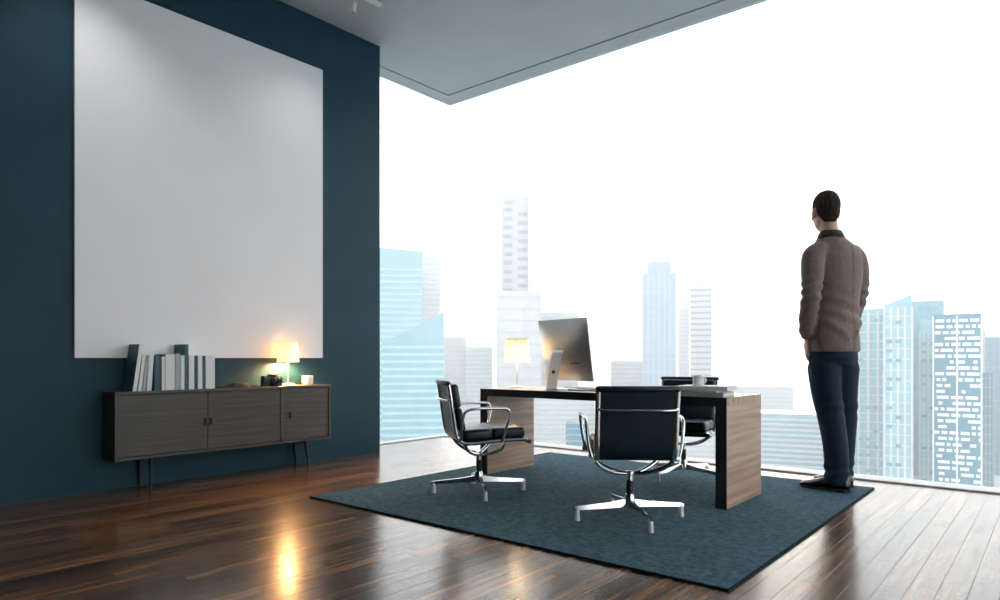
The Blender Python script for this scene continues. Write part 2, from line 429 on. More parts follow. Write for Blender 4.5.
tower('short blue annex in front of the dark blue glass tower', d=4, body=CT2, band=CT, style='fins', step=3, bh=0.4, **px(980, 992, 373, 163))
# morning haze hanging over the city
hm = bpy.data.materials.new('city haze'); hm.use_nodes = True; ht = hm.node_tree
for n in list(ht.nodes): ht.nodes.remove(n)
ho = ht.nodes.new('ShaderNodeOutputMaterial'); hv_ = ht.nodes.new('ShaderNodeVolumeScatter')
hv_.inputs['Color'].default_value = (1.0, 0.99, 0.985, 1); hv_.inputs['Density'].default_value = 0.00075; hv_.inputs['Anisotropy'].default_value = 0.0
lnk(hv_.outputs[0], ho.inputs['Volume'], ht)
hz_ = obj('city_haze', B(-1500, 1500, 60, 1800, GZ - 0.5, 300), hm)
tag(hz_, 'pale morning haze hanging between the city towers', 'haze', kind='stuff')

# ------------------------------------------------------------------ rug
rg = thing('rug', 'large blue grey rug under the desk and chairs', 'rug', (-3.80, 2.61, 0))
box_ = nb(); box(box_, 0.008, 2.792, 0.008, 2.702, 0.0, 0.011, 0.002)
obj('pile', box_, M['rug'], rg)
b_ = nb()
for a in ((0, 2.80, 0, 0.008), (0, 2.80, 2.702, 2.71), (0, 0.008, 0.008, 2.702), (2.792, 2.80, 0.008, 2.702)): box(b_, a[0], a[1], a[2], a[3], 0, 0.0105, 0.002)
obj('bound_edge', b_, M['rug_edge'], rg)
RZ = 0.011

# ------------------------------------------------------------------ canvas and sideboard
obj_ = obj('blank_canvas', B(XW + 0.001, XW + 0.022, 1.652, 3.629, 0.92, 3.50, 0.002), M['poster'])
tag(obj_, 'large blank white canvas hung on the dark teal wall', 'canvas')

sb = thing('sideboard', 'long low grey brown wooden sideboard on slim legs', 'sideboard', (-4.87, 1.825, 0))
SL, ZT, ZB, SD = 1.740, 0.690, 0.222, -0.218
b_ = nb()
box(b_, SD, 0, 0, SL, ZT - 0.022, ZT, 0.002); box(b_, SD, 0, 0, SL, ZB, ZB + 0.02, 0.002)
box(b_, SD, 0, 0, 0.022, ZB + 0.02, ZT - 0.022); box(b_, SD, 0, SL - 0.022, SL, ZB + 0.02, ZT - 0.022)
box(b_, SD, SD + 0.012, 0.022, SL - 0.022, ZB + 0.02, ZT - 0.022); box(b_, SD + .012, -0.002, 1.252, 1.290, ZB + 0.02, ZT - 0.022)
obj('carcass', b_, M['side'], sb)
def sdoor(y0, y1, hy):
    d = obj('door', B(-0.024, -0.006, y0, y1, ZB + 0.024, ZT - 0.026, 0.002), M['side'], sb)
    b = nb(); box(b, -0.008, 0.006, hy - 0.007, hy + 0.007, 0.423, 0.477, 0.002)
    obj('handle', b, M['side_dark'], d)
sdoor(0.025, 0.640, 0.622); sdoor(0.644, 1.249, 0.666); sdoor(1.293, SL - 0.025, 1.338)
for (lx, ly, sy) in ((-0.03, 0.24, 0.0), (-0.03, 1.50, 0.03), (-0.20, 0.24, 0.0), (-0.20, 1.50, 0.03)):
    b_ = nb(); tube(b_, [(lx, ly, ZB + 0.001), (lx + (0.005 if lx > -0.1 else -0.005), ly + sy, 0.0)], [0.014, 0.008], 10)
    obj('leg', b_, M['side_dark'], sb, smooth=True)

# books on the sideboard: (Y start, thickness, height, depth, lean, cover, spine label)
def book(y, t, h, d, lean, cover, label, front=-4.905, group='books standing on the sideboard', spine=None):
    o = thing('book', label, 'book', (front, y, ZT), 0, group)
    o.rotation_euler = (lean, 0, 0)
    if spine is None: spine = cover
    c = 0.0025
    b = nb(); box(b, -d, -c, 0, c, 0, h, 0.0006); box(b, -d, -c, t - c, t, 0, h, 0.0006)
    obj('cover', b, cover, o)
    obj('spine', B(-c, 0.0, 0, t, 0, h, 0.0008), spine, o)
    obj('pages', B(-d + 0.004, -c, c, t - c, 0.003, h - 0.004), M['paper'], o)
    return o
ln = R(-9)
W_, G_, T_ = M['white'], M['greybook'], M['tealbook']
book(1.950, 0.026, 0.330, 0.178, R(-8), T_, 'tall dark book leaning at the outer end of the sideboard row', spine=W_)
book(1.985, 0.022, 0.252, 0.16, R(-7), W_, 'thin white book leaning just behind the tall dark book', spine=W_)
book(2.015, 0.020, 0.205, 0.15, R(-5.5), W_, 'shortest white book, leaning in the gap between taller ones', spine=G_)
book(2.043, 0.032, 0.252, 0.16, R(-4), W_, 'thick white leaning book resting against upright teal book')
book(2.096, 0.040, 0.250, 0.16, 0, T_, 'teal upright book between leaning white books and white volume')
book(2.146, 0.022, 0.240, 0.16, 0, W_, 'thin white upright book beside the widest white volume', spine=W_)
book(2.172, 0.066, 0.258, 0.17, 0, T_, 'widest white spined volume in the middle of the row', spine=W_)
book(2.242, 0.034, 0.262, 0.16, 0, T_, 'white spined book just before the tall teal book', spine=G_)
book(2.280, 0.028, 0.250, 0.12, 0, W_, 'slim white book pressed to the tall teal book')
book(2.311, 0.026, 0.330, 0.17, 0, T_, 'tallest upright teal book rising above the row')
book(2.340, 0.040, 0.250, 0.16, 0, W_, 'white book standing just after the tall teal book')
book(2.384, 0.020, 0.246, 0.16, 0, T_, 'narrow dark book, second last gap of the row')
book(2.407, 0.034, 0.250, 0.16, 0, W_, 'white book between two narrow dark books')
book(2.444, 0.018, 0.246, 0.16, 0, T_, 'narrow dark book beside the white end volume')
book(2.465, 0.072, 0.248, 0.17, 0, W_, 'broad white book at the end nearest the black cloth')

# crumpled black cloth
b_ = nb(); n, m_ = 26, 12; g = []
for i in range(n):
    row = []
    for j in range(m_):
        u, v = i / (n - 1), j / (m_ - 1)
        edge = math.sin(math.pi * u) ** .6 * math.sin(math.pi * v) ** .6
        z = 0.003 + 1.15 * edge * (0.012 + 0.016 * abs(noise.noise((u * 5, v * 3, 2.2))) + 0.018 * max(0, math.sin(u * 6.0 - 1.2)))
        row.append(b_.verts.new((-4.905 - 0.15 * v + 0.012 * noise.noise((u * 4, v, 7)), 2.60 + 0.335 * u + 0.01 * noise.noise((v * 4, u, 3)), ZT + z)))
    g.append(row)
for i in range(n - 1):
    for j in range(m_ - 1): b_.faces.new((g[i][j], g[i + 1][j], g[i + 1][j + 1], g[i][j + 1]))
ext = bmesh.ops.extrude_face_region(b_, geom=b_.faces[:])
for e_ in ext['geom']:
    if isinstance(e_, bmesh.types.BMVert): e_.co.z = ZT + 0.0008
tag(obj('folded_cloth', b_, M['cloth'], smooth=True), 'crumpled low black cloth lying between the books and camera', 'cloth')

# small black camera
ca = thing('film_camera', 'small black camera standing on the sideboard beside the lamp', 'camera', (-4.93, 3.045, ZT))
obj('body', B(-0.055, 0, -0.085, 0.085, 0, 0.076, 0.006), M['plastic'], ca)
obj('top_plate', B(-0.05, -0.005, -0.082, 0.082, 0.076, 0.084, 0.002), M['plastic'], ca)
obj('viewfinder_hump', B(-0.045, 0.0, -0.028, 0.028, 0.084, 0.098, 0.004), M['plastic'], ca)
b_ = nb(); lathe(b_, [(0.034, 0), (0.034, 0.02), (0.029, 0.022), (0.029, 0.036), (0.024, 0.036), (0.02, 0.03)], 24)
bmesh.ops.transform(b_, matrix=Matrix.Translation((0.0, 0.012, 0.038)) @ Matrix.Rotation(R(90), 4, 'Y'), verts=b_.verts)
ol = obj('lens', b_, M['plastic'], ca, smooth=True)
b_ = nb(); lathe(b_, [(0.021, 0), (0.015, 0.003), (0.001, 0.005)], 20)
bmesh.ops.transform(b_, matrix=Matrix.Translation((0.029, 0.012, 0.038)) @ Matrix.Rotation(R(90), 4, 'Y'), verts=b_.verts)
obj('front_glass', b_, M['screen'], ol, smooth=True)
b_ = nb(); lathe(b_, [(0.009, 0.084), (0.009, 0.092)], 14, (-0.025, 0.06, 0)); obj('dial', b_, M['chrome'], ca, smooth=True)
obj('window', B(0.0, 0.002, 0.045, 0.066, 0.058, 0.070), M['ceramic'], ca)

# white mug-like candle holder
cn = thing('candle_cup', 'small white ceramic candle cup at the end of the sideboard', 'candle', (-4.97, 3.396, ZT))
b_ = nb(); lathe(b_, [(0.03, 0), (0.042, 0.003), (0.046, 0.02), (0.046, 0.078), (0.041, 0.078), (0.041, 0.06), (0.001, 0.058)], 28); obj('cup', b_, M['ceramic'], cn, smooth=True)
b_ = nb(); tube(b_, [(0, 0, 0.058), (0.001, 0, 0.072)], 0.002, 6); obj('wick', b_, M['plastic'], cn)

# lamps
def shade_mat(name, col, s):
    m = bpy.data.materials.new(name); m.use_nodes = True; t = m.node_tree
    for n in list(t.nodes): t.nodes.remove(n)
    o = t.nodes.new('ShaderNodeOutputMaterial'); mx = t.nodes.new('ShaderNodeMixShader'); mx.inputs[0].default_value = 0.5
    d = t.nodes.new('ShaderNodeBsdfDiffuse'); d.inputs[0].default_value = (*col, 1); tr = t.nodes.new('ShaderNodeBsdfTranslucent'); tr.inputs[0].default_value = (*[c * s for c in col], 1)
    n = t.nodes.new('ShaderNodeTexNoise'); n.inputs['Scale'].default_value = 90; bp = t.nodes.new('ShaderNodeBump'); bp.inputs['Strength'].default_value = 0.1
    lnk(n.outputs[0], bp.inputs['Height'], t); lnk(bp.outputs[0], d.inputs['Normal'], t)
    lnk(d.outputs[0], mx.inputs[1], t); lnk(tr.outputs[0], mx.inputs[2], t); lnk(mx.outputs[0], o.inputs[0], t)
    return m
M['shade'] = shade_mat('lamp shade fabric', (0.92, 0.88, 0.80), 0.9)
def lamp(label, loc, zb, zt, r0, r1, watt, col):
    o = thing('table_lamp', label, 'lamp', loc)
    b = nb(); lathe(b, [(0.001, 0), (0.062, 0), (0.062, 0.008), (0.05, 0.014), (0.012, 0.02)], 28); obj('base', b, M['lampwhite'], o, smooth=True)
    b = nb(); lathe(b, [(0.006, 0.014), (0.006, zb + 0.009)], 12); obj('stem', b, M['lampwhite'], o, smooth=True)
    n = 32; b = nb(); rings = []
    for r, z in ((r0, zb), (r1, zt), (r1 - 0.003, zt), (r0 - 0.003, zb)):
        rings.append([(r * math.cos(2 * math.pi * k / n), r * math.sin(2 * math.pi * k / n), z) for k in range(n)])
    rings.append(rings[0]); loft(b, rings, cap=False); bmesh.ops.remove_doubles(b, verts=b.verts, dist=1e-5)
    sh = obj('shade', b, M['shade'], o, smooth=True)
    b = nb(); 
    for k in range(3): tube(b, [(0, 0, zb + 0.006), (math.cos(k * 2.094) * (r0 - .004), math.sin(k * 2.094) * (r0 - .004), zb + 0.01)], 0.0015, 6)
    obj('spider', b, M['lampwhite'], sh)
    b = nb(); lathe(b, [(0.001, zt - 0.012), (r1 - 0.004, zt - 0.012), (r1 - 0.004, zt - 0.009), (0.001, zt - 0.009)], 28); obj('top_diffuser', b, M['shade'], sh)
    zc = zb + 0.034
    b = nb(); lathe(b, [(0.008, zb + 0.008), (0.012, zb + 0.012), (0.024, zc + 0.004), (0.028, zc + 0.018), (0.02, zc + 0.038), (0.002, zc + 0.046)], 18)
    obj('bulb', b, mat('warm bulb', (1, 0.9, 0.7), 0.4, var=0.01, emis=col, estr=watt), o, smooth=True)
    return o
lamp('glowing table lamp standing on the sideboard beside the black camera', (-4.985, 3.215, ZT), 0.195, 0.365, 0.092, 0.075, 1500.0, (1.0, 0.50, 0.19))

# ------------------------------------------------------------------ desk and what stands on it
DZ = 0.680
dk = thing('office_desk', 'wooden desk with two thick panel ends and front edges painted in shade', 'desk', (-2.5, 4.28, RZ))
X0, X1, Y0, Y1 = -1.008, 0.960, -0.30, 0.31; hz = DZ - RZ
obj('top', B(X0, X1, Y0 + 0.008, Y1, hz - 0.05, hz, 0.001), M['desktop'], dk)
for xa, xb in ((X0, X0 + 0.068), (X1 - 0.068, X1)):
    p = obj('end_panel', B(xa, xb, Y0 + 0.008, Y1, 0, hz - 0.05), M['desk'], dk)
    obj('shaded_edge', B(xa, xb, Y0, Y0 + 0.008, 0, hz - 0.05), M['shaded_edge'], p)
obj('front_edge', B(X0, X1, Y0, Y0 + 0.008, hz - 0.05, hz, 0.0005), M['shaded_edge'], dk)
obj('underside', B(X0 + 0.068, X1 - 0.068, Y0 + 0.008, Y1 - 0.004, hz - 0.056, hz - 0.05), M['shaded_edge'], dk)

lamp('pale lit table lamp at the far end of the desk', (-3.36, 4.26, DZ), 0.205, 0.395, 0.105, 0.090, 110.0, (1.0, 0.78, 0.52))

# all-in-one computer, its back toward the room
im = thing('desktop_computer', 'slim aluminium desktop computer seen from its back on the desk', 'computer', (-2.895, 4.26, DZ), R(-17))
# local: -y is the back side; the panel leans
tilt = Matrix.Translation((0, 0.0, 0.302)) @ Matrix.Rotation(R(8), 4, 'X')
b_ = nb(); wv, hv = 0.585, 0.47; n = 18; rows = []
def back_grid():
    b = nb(); nx, nz = 20, 16; g = []
    for i in range(nx + 1):
        r = []
        for j in range(nz + 1):
            u, v = i / nx * 2 - 1, j / nz * 2 - 1
            bul = (1 - abs(u) ** 2.4) * (1 - abs(v) ** 2.4)
            r.append(b.verts.new((u * wv / 2, -0.006 - 0.045 * bul, v * hv / 2)))
        g.append(r)
    for i in range(nx):
        for j in range(nz): b.faces.new((g[i][j], g[i + 1][j], g[i + 1][j + 1], g[i][j + 1]))
    fr = [b.verts.new((x_ * wv / 2, 0.0, z_ * hv / 2)) for x_, z_ in ((-1, -1), (1, -1), (1, 1), (-1, 1))]
    b.faces.new(fr)
    edges = [[g[i][0] for i in range(nx + 1)], [g[nx][j] for j in range(nz + 1)], [g[i][nz] for i in range(nx, -1, -1)], [g[0][j] for j in range(nz, -1, -1)]]
    for k, e in enumerate(edges): b.faces.new([*e, fr[(k + 1) % 4], fr[k]])
    return b
b_ = back_grid(); bmesh.ops.transform(b_, matrix=tilt, verts=b_.verts)
cs = obj('rear_shell', b_, M['alu'], im, smooth=True)
obj('screen', B(-wv / 2 + 0.004, wv / 2 - 0.004, 0.0, 0.004, -hv / 2 + 0.075, hv / 2 - 0.004, M=tilt), M['screen'], im)
obj('chin', B(-wv / 2, wv / 2, 0.0, 0.004, -hv / 2, -hv / 2 + 0.073, M=tilt), M['alu'], im)
b_ = nb(); pth = [(0, -0.045, 0.300), (0, -0.070, 0.282), (0, -0.092, 0.21), (0, -0.128, 0.03), (0, -0.128, 0.008), (0, -0.10, 0.004), (0, 0.06, 0.004)]
pp = smooth_path(pth, 5)
rings = []
for i, p in enumerate(pp):
    t_ = (pp[min(i + 1, len(pp) - 1)] - pp[max(i - 1, 0)]).normalized(); nn = Vector((0, -t_.z, t_.y)) * 0.004
    rings.append([p + nn + Vector((-0.060, 0, 0)), p + nn + Vector((0.060, 0, 0)), p - nn + Vector((0.060, 0, 0)), p - nn + Vector((-0.060, 0, 0))])
loft(b_, rings); 
for v in b_.verts: v.co.z = max(v.co.z, 0.0005)
st = obj('stand', b_, M['alu'], im, smooth=True)
b_ = nb(); lathe(b_, [(0.02, 0), (0.02, 0.002), (0.013, 0.003)], 20); bmesh.ops.transform(b_, matrix=Matrix.Translation((0, -0.112, 0.13)) @ Matrix.Rotation(R(97), 4, 'X'), verts=b_.verts)
obj('cable_hole', b_, M['plastic'], st)
# emblem silhouette on the back: a plain rounded mark is not readable in the photograph; ports are
b_ = nb()
for k in range(6): box(b_, 0.10 + k * 0.016, 0.109 + k * 0.016, -0.042 - 0.004, -0.03, -0.10, -0.094)
bmesh.ops.transform(b_, matrix=tilt, verts=b_.verts); obj('ports', b_, M['plastic'], cs)

kb = thing('keyboard', 'thin white keyboard on the desk beneath the computer screen', 'keyboard', (-2.86, 4.47, DZ), R(-17))
obj('body', B(-0.19, 0.19, -0.055, 0.055, 0.0, 0.010, 0.003), M['alu'], kb)
key0 = None
for r_ in range(5):
    for k in range(13):
        if key0 is None: key0 = obj('key', B(-0.012, 0.012, -0.008, 0.008, 0.010, 0.014), M['white'], kb); o = key0
        else: o = key0.copy(); C.objects.link(o)
        o.parent = kb; o.location = (-0.168 + k * 0.028, -0.041 + r_ * 0.0205, 0)
ms = thing('cable', 'thin dark cable lying on the desk beside the computer', 'cable', (0, 0, 0))
b_ = nb(); tube(b_, smooth_path([(-2.78, 4.16, DZ + .004), (-2.68, 4.13, DZ + .004), (-2.58, 4.15, DZ + .004), (-2.48, 4.10, DZ + .004), (-2.38, 4.12, DZ + .004)], 6), 0.004, 8)
obj('cord', b_, M['plastic'], ms, smooth=True)
b_ = nb(); box(b_, -2.80, -2.765, 4.152, 4.168, DZ, DZ + 0.009, 0.002); obj('plug', b_, M['plastic'], ms)

def flatbook(label, z, t, w, d, cx, cy, rz, cover):
    o = thing('magazine', label, 'book', (cx, cy, z), rz, 'books stacked on the desk')
    b = nb(); box(b, -w / 2, w / 2, -d / 2, d / 2, 0, 0.003, 0.001); box(b, -w / 2, w / 2, -d / 2, d / 2, t - 0.003, t, 0.001); obj('cover', b, cover, o)
    obj('spine', B(-w / 2, w / 2, -d / 2 - 0.0005, -d / 2 + 0.003, 0.003, t - 0.003), cover, o)
    obj('pages', B(-w / 2 + 0.003, w / 2 - 0.003, -d / 2 + 0.003, d / 2 - 0.004, 0.003, t - 0.003), M['paper'], o)
PX, PY = -1.735, 4.135
flatbook('bottom grey book of the stack at the desk corner', DZ, 0.026, 0.30, 0.22, PX, PY, R(3), G_)
flatbook('middle thin white book of the stack at the desk corner', DZ + 0.026, 0.012, 0.27, 0.21, PX - 0.005, PY, R(-6), W_)
flatbook('top white book of the desk stack, under the mug', DZ + 0.038, 0.026, 0.32, 0.225, PX + 0.005, PY + 0.003, R(6), W_)
mg = thing('mug', 'white mug standing on the stacked books', 'mug', (PX - 0.055, PY + 0.02, DZ + 0.064), R(-10))
b_ = nb(); lathe(b_, [(0.030, 0), (0.036, 0.003), (0.037, 0.066), (0.034, 0.066), (0.033, 0.008), (0.001, 0.006)], 28); obj('cup', b_, M['ceramic'], mg, smooth=True)
b_ = nb(); tube(b_, [(0.034 + 0.020 * math.sin(a), 0, 0.034 - 0.020 * math.cos(a)) for a in [math.pi * k / 10 for k in range(11)]], 0.0045, 8); obj('handle', b_, M['ceramic'], mg, smooth=True)

# ------------------------------------------------------------------ chairs
def make_chair(label, loc, rz, base=45 + 4):
    o = thing('office_chair', label, 'chair', loc, rz, 'black leather office chairs around the desk')
    xr = 0.210
    rail = smooth_path([(0, .285, .362), (0, .26, .372), (0, .10, .368), (0, -.07, .354), (0, -.145, .358), (0, -.185, .392), (0, -.204, .46), (0, -.224, .60), (0, -.246, .742)], 5)
    for s in (-1, 1):
        b = nb(); tube(b, [Vector((s * xr, p.y, p.z)) for p in rail], 0.015, 10, flat=0.8)
        obj('side_rail', b, M['chrome'], o, smooth=True)
    # sling: thin leather strip between the rails, seat and back in one
    b = nb(); rings = []
    for i, p in enumerate(rail):
        t_ = (rail[min(i + 1, len(rail) - 1)] - rail[max(i - 1, 0)]).normalized(); nn = Vector((0, -t_.z, t_.y)) * 0.006
        rings.append([p + nn + Vector((-xr, 0, 0)), p + nn + Vector((xr, 0, 0)), p - nn + Vector((xr, 0, 0)), p - nn + Vector((-xr, 0, 0))])
    loft(b, rings); obj('sling', b, M['leather'], o)
    def pad(name, p0, p1, th, nrm, w=0.205, bulge=0.010):
        p0, p1, nrm = Vector(p0), Vector(p1), Vector(nrm).normalized(); ax = p1 - p0; L = ax.length; ax.normalize()
        t = nb(); box(t, -w, w, 0, L, 0, th, min(th * .42, .026), 4)
        Mx = Matrix(((1, ax.x, nrm.x, p0.x), (0, ax.y, nrm.y, p0.y), (0, ax.z, nrm.z, p0.z), (0, 0, 0, 1)))
        bmesh.ops.transform(t, matrix=Mx, verts=t.verts)
        return obj(name, t, M['leather'], o, smooth='all')
    pad('seat_pad', (0, -.140, .364), (0, .056, .374), .076, (0, -.05, 1)); pad('seat_pad', (0, .046, .374), (0, .272, .378), .076, (0, -.03, 1))
    pad('back_pad', (0, -.174, .430), (0, -.206, .578), .050, (0, .98, .18)); pad('back_pad', (0, -.206, .580), (0, -.232, .735), .050, (0, .98, .16))
    b = nb(); tube(b, [(-.226, -.248, .742), (-.223, -.248, .743), (-.212, -.248, .744), (.212, -.248, .744), (.223, -.248, .743), (.226, -.248, .742)], [.004, .011, .017, .017, .011, .004], 14); obj('top_roll', b, M['leather'], o, smooth=True)
    b = nb(); tube(b, [(-.236, .288, .360), (.236, .288, .360)], 0.014, 12); obj('front_roll', b, M['leather'], o, smooth=True)
    b = nb(); tube(b, smooth_path([(-xr, -.232, .640), (-.19, -.252, .634), (-.1, -.260, .632), (.1, -.260, .632), (.19, -.252, .634), (xr, -.232, .640)], 5), [0.010] * 26, 10, flat=.8)
    obj('spreader_bar', b, M['chrome'], o, smooth=True)
    for s in (-1, 1):
        b = nb(); a = smooth_path([(s * .236, -.175, .375), (s * .252, -.168, .44), (s * .262, -.158, .54), (s * .266, -.125, .575), (s * .268, -.05, .584), (s * .268, .09, .584), (s * .266, .135, .574), (s * .260, .145, .53), (s * .250, .125, .45), (s * .236, .105, .372)], 5)
        tube(b, a, 0.0095, 10); obj('armrest', b, M['chrome'], o, smooth=True)
    for sy in (-1, 1):
        b = nb(); tube(b, smooth_path([(-.215, sy * .13 - .01, .350), (-.17, sy * .11, .305), (-.09, sy * .05, .268), (0, 0, .256), (.09, sy * .05, .268), (.17, sy * .11, .305), (.215, sy * .13 - .01, .350)], 5), 0.0115, 10)
        obj('under_brace', b, M['chrome'], o, smooth=True)
    b = nb(); lathe(b, [(0.018, .215), (0.018, .245), (.024, .25), (.024, .268), (.004, .272)], 18); obj('column', b, M['chrome'], o, smooth=True)
    b = nb(); lathe(b, [(0.0205, .115), (0.019, .13), (0.019, .218)], 18); obj('column_sleeve', b, M['plastic'], o, smooth=True)
    b = nb(); lathe(b, [(0.024, .062), (0.032, .068), (0.032, .10), (0.023, .14), (.018, .142)], 20); bs = obj('base_hub', b, M['chrome'], o, smooth=True)
    for k in range(4):
        a = R(base + 90 * k) - rz
        Mr = Matrix.Rotation(a, 4, 'Z'); b = nb()
        loft(b, [[Vector((r, -w_, z0)), Vector((r, w_, z0)), Vector((r, w_ * .6, z1)), Vector((r, -w_ * .6, z1))] for r, w_, z0, z1 in ((0.012, .016, .070, .112), (.12, .013, .066, .095), (.305, .011, .060, .080), (.322, .010, .060, .074))])
        bmesh.ops.transform(b, matrix=Mr, verts=b.verts); lg = obj('leg', b, M['chrome'], o, smooth=True)
        b = nb(); lathe(b, [(0.017, 0), (0.0168, .006), (.0135, .055), (.012, .068)], 14, (.308, 0, 0)); bmesh.ops.transform(b, matrix=Mr, verts=b.verts); obj('glide', b, M['satin'], lg, smooth=True)
    return o
make_chair('black leather chrome chair facing the desk end, nearest the teal wall', (-3.045, 3.44, RZ), R(-36))
make_chair('black leather chrome chair turned with its back to the viewer', (-1.874, 3.405, RZ), R(39))
make_chair('black leather chrome chair behind the desk, on the window side', (-2.20, 4.83, RZ), R(194), -11)

# ------------------------------------------------------------------ track light on the ceiling
tk = thing('track_light', 'white ceiling track with a small spotlight and an added unseen one above the canvas', 'track light', (-4.48, 0, H))
obj('track', B(-0.017, 0.017, 0.7, 3.79, -0.03, 0.0, 0.003), M['lampwhite'], tk)
def spot(y, aim, watt):
    b = nb(); tube(b, [(0, y, -0.03), (0, y, -0.12)], 0.011, 10); s = obj('spot_stem', b, M['lampwhite'], tk, smooth=True)
    d = (Vector(aim) - Vector((-4.48, y, H - 0.14))).normalized()
    q = d.to_track_quat('Z', 'Y').to_matrix().to_4x4()
    b = nb(); lathe(b, [(0.004, -0.035), (0.018, -0.03), (0.026, 0.0), (0.028, 0.045), (0.024, 0.045), (0.02, 0.02)], 18, cap=True)
    bmesh.ops.transform(b, matrix=Matrix.Translation((0, y, -0.14)) @ q, verts=b.verts); obj('spot_head', b, M['lampwhite'], tk, smooth=True)
    ld = bpy.data.lights.new('spot_beam', 'SPOT'); ld.energy = watt; ld.spot_size = R(95); ld.spot_blend = 1.0; ld.shadow_soft_size = 0.03; ld.color = (1, .97, .95)
    lo = bpy.data.objects.new('spot_beam', ld); C.objects.link(lo); lo.parent = tk; lo.location = Vector((0, y, -0.14)) + d * 0.06
    lo.rotation_euler = (-d).to_track_quat('Z', 'Y').to_euler()
spot(3.50, (XW, 3.0, 0.8), 10); spot(1.5, (XW, 2.0, 0.7), 24)  # the second spot is out of view, added to brighten the canvas

# ------------------------------------------------------------------ the standing person
M['skin'] = mat('skin', (0.66, 0.42, 0.31), 0.5, var=0.06, scale=20, bump=0.03, bscale=200)
M['hair'] = mat('dark hair', (0.010, 0.012, 0.014), 0.8, col2=(0.075, 0.052, 0.036), scale=22, stretch=(3, 3, 0.6), bump=0.8, bscale=160, spec=0.15)
M['tweed'] = mat('grey brown tweed', (0.150, 0.118, 0.106), 0.85, col2=(0.27, 0.215, 0.195), scale=140, bump=0.15, bscale=300, spec=0.2, sheen=0.1)
M['collar'] = mat('dark brown collar', (0.030, 0.020, 0.018), 0.8, var=0.15, scale=100)
M['navy'] = mat('navy trousers', (0.005, 0.021, 0.044), 0.75, var=0.15, scale=90, bump=0.1, bscale=200, spec=0.25)
M['shoe'] = mat('black polished leather', (0.006, 0.008, 0.010), 0.18, var=0.1)
M['sole'] = mat('black rubber', (0.01, 0.01, 0.01), 0.7, var=0.1)
M['eyewhite'] = mat('eye', (0.7, 0.68, 0.66), 0.2, var=0.02)

def limb(b, pts, rad, seg=16, n=5, flat=1.0):
    p = smooth_path(pts, n); rr = []
    for i in range(len(pts) - 1):
        for k in range(n): rr.append(rad[i] + (rad[i + 1] - rad[i]) * k / n)
    rr.append(rad[-1]); return tube(b, p, rr, seg, flat=flat)
def ball(b, c, r, seg=16, M_=None):
    t = nb(); bmesh.ops.create_uvsphere(t, u_segments=seg, v_segments=seg // 2 + 2, radius=1)
    Mx = Matrix.Translation(c) @ (M_ or Matrix()) @ Matrix.Diagonal((*r, 1)); return merge(b, t, Mx)

PR = R(61.5); PPOS = (-1.200, 5.10, RZ)
LA, RA = Vector((-0.068, -0.074, 0.10)), Vector((0.101, 0.037, 0.10))      # ankles
b = nb()
HC = Vector((-0.036, 0.052, 1.936)); HY = Matrix.Rotation(R(-24), 4, 'Z') @ Matrix.Diagonal((1, 1, 1.06, 1))
def H_(x, y, z): return HC + (HY @ Vector((x, y, z)))
ball(b, H_(0, -0.006, 0.020), (0.084, 0.104, 0.104), 24, HY); ball(b, H_(0, 0.026, -0.045), (0.066, 0.078, 0.088), 20, HY)
ball(b, H_(0, 0.066, -0.098), (0.034, 0.030, 0.026), 14, HY)                       # chin
limb(b, [H_(0, 0.096, 0.022), H_(0, 0.112, -0.012), H_(0, 0.122, -0.034)], [0.008, 0.012, 0.015], 10)   # nose
ball(b, H_(0, 0.117, -0.036), (0.019, 0.011, 0.010), 10, HY)
ball(b, H_(0, 0.094, 0.033), (0.052, 0.012, 0.011), 12, HY)                        # brow
ball(b, H_(0, 0.099, -0.068), (0.026, 0.010, 0.006), 12, HY); ball(b, H_(0, 0.097, -0.078), (0.022, 0.010, 0.007), 12, HY)  # lips
for s in (-1, 1):
    ball(b, H_(s * 0.042, 0.076, -0.03), (0.026, 0.022, 0.024), 12, HY)            # cheeks
    ball(b, H_(s * 0.088, -0.008, -0.012), (0.008, 0.019, 0.032), 14, HY @ Matrix.Rotation(s * R(-18), 4, 'Z'))   # ears
    ball(b, H_(s * 0.086, -0.002, -0.040), (0.007, 0.010, 0.013), 10, HY)
limb(b, [(-0.015, 0.005, 1.70), (-0.026, 0.022, 1.79), (-0.036, 0.040, 1.90)], [0.062, 0.055, 0.058], 20)
# trunk and limbs under the clothes
loft(b, [ell((0, 0, z), rx, ry, 20) for z, rx, ry in ((0.93, .14, .11), (1.05, .155, .115), (1.22, .145, .10), (1.45, .17, .115), (1.60, .17, .11), (1.70, .11, .08), (1.75, .06, .06))])
for s, A in ((-1, LA), (1, RA)):
    limb(b, [(s * 0.085, 0, 0.99), (s * 0.092, 0.012, 0.78), (A.x * .97, 0.012 + .3 * A.y, 0.55), (A.x, A.y * .75, 0.33), tuple(A), (A.x, A.y + 0.02, 0.06)], [0.09, 0.078, 0.055, 0.05, 0.034, 0.028])
    limb(b, [(A.x, A.y - .03, 0.05), (A.x + s * .01, A.y + .06, 0.05), (A.x + s * .03, A.y + .16, 0.035)], [0.026, 0.026, 0.020])
ARM_L = [(-0.13, -0.005, 1.650), (-0.218, -0.012, 1.595), (-0.262, -0.045, 1.47), (-0.290, -0.060, 1.32), (-0.242, 0.015, 1.18), (-0.165, 0.088, 1.050)]
ARM_R = [(0.12, -0.005, 1.650), (0.178, -0.006, 1.600), (0.204, -0.010, 1.47), (0.216, 0.015, 1.32), (0.205, 0.060, 1.18), (0.165, 0.105, 1.050)]
for A in (ARM_L, ARM_R): limb(b, A, [0.055, 0.055, 0.050, 0.042, 0.038, 0.031], 14)
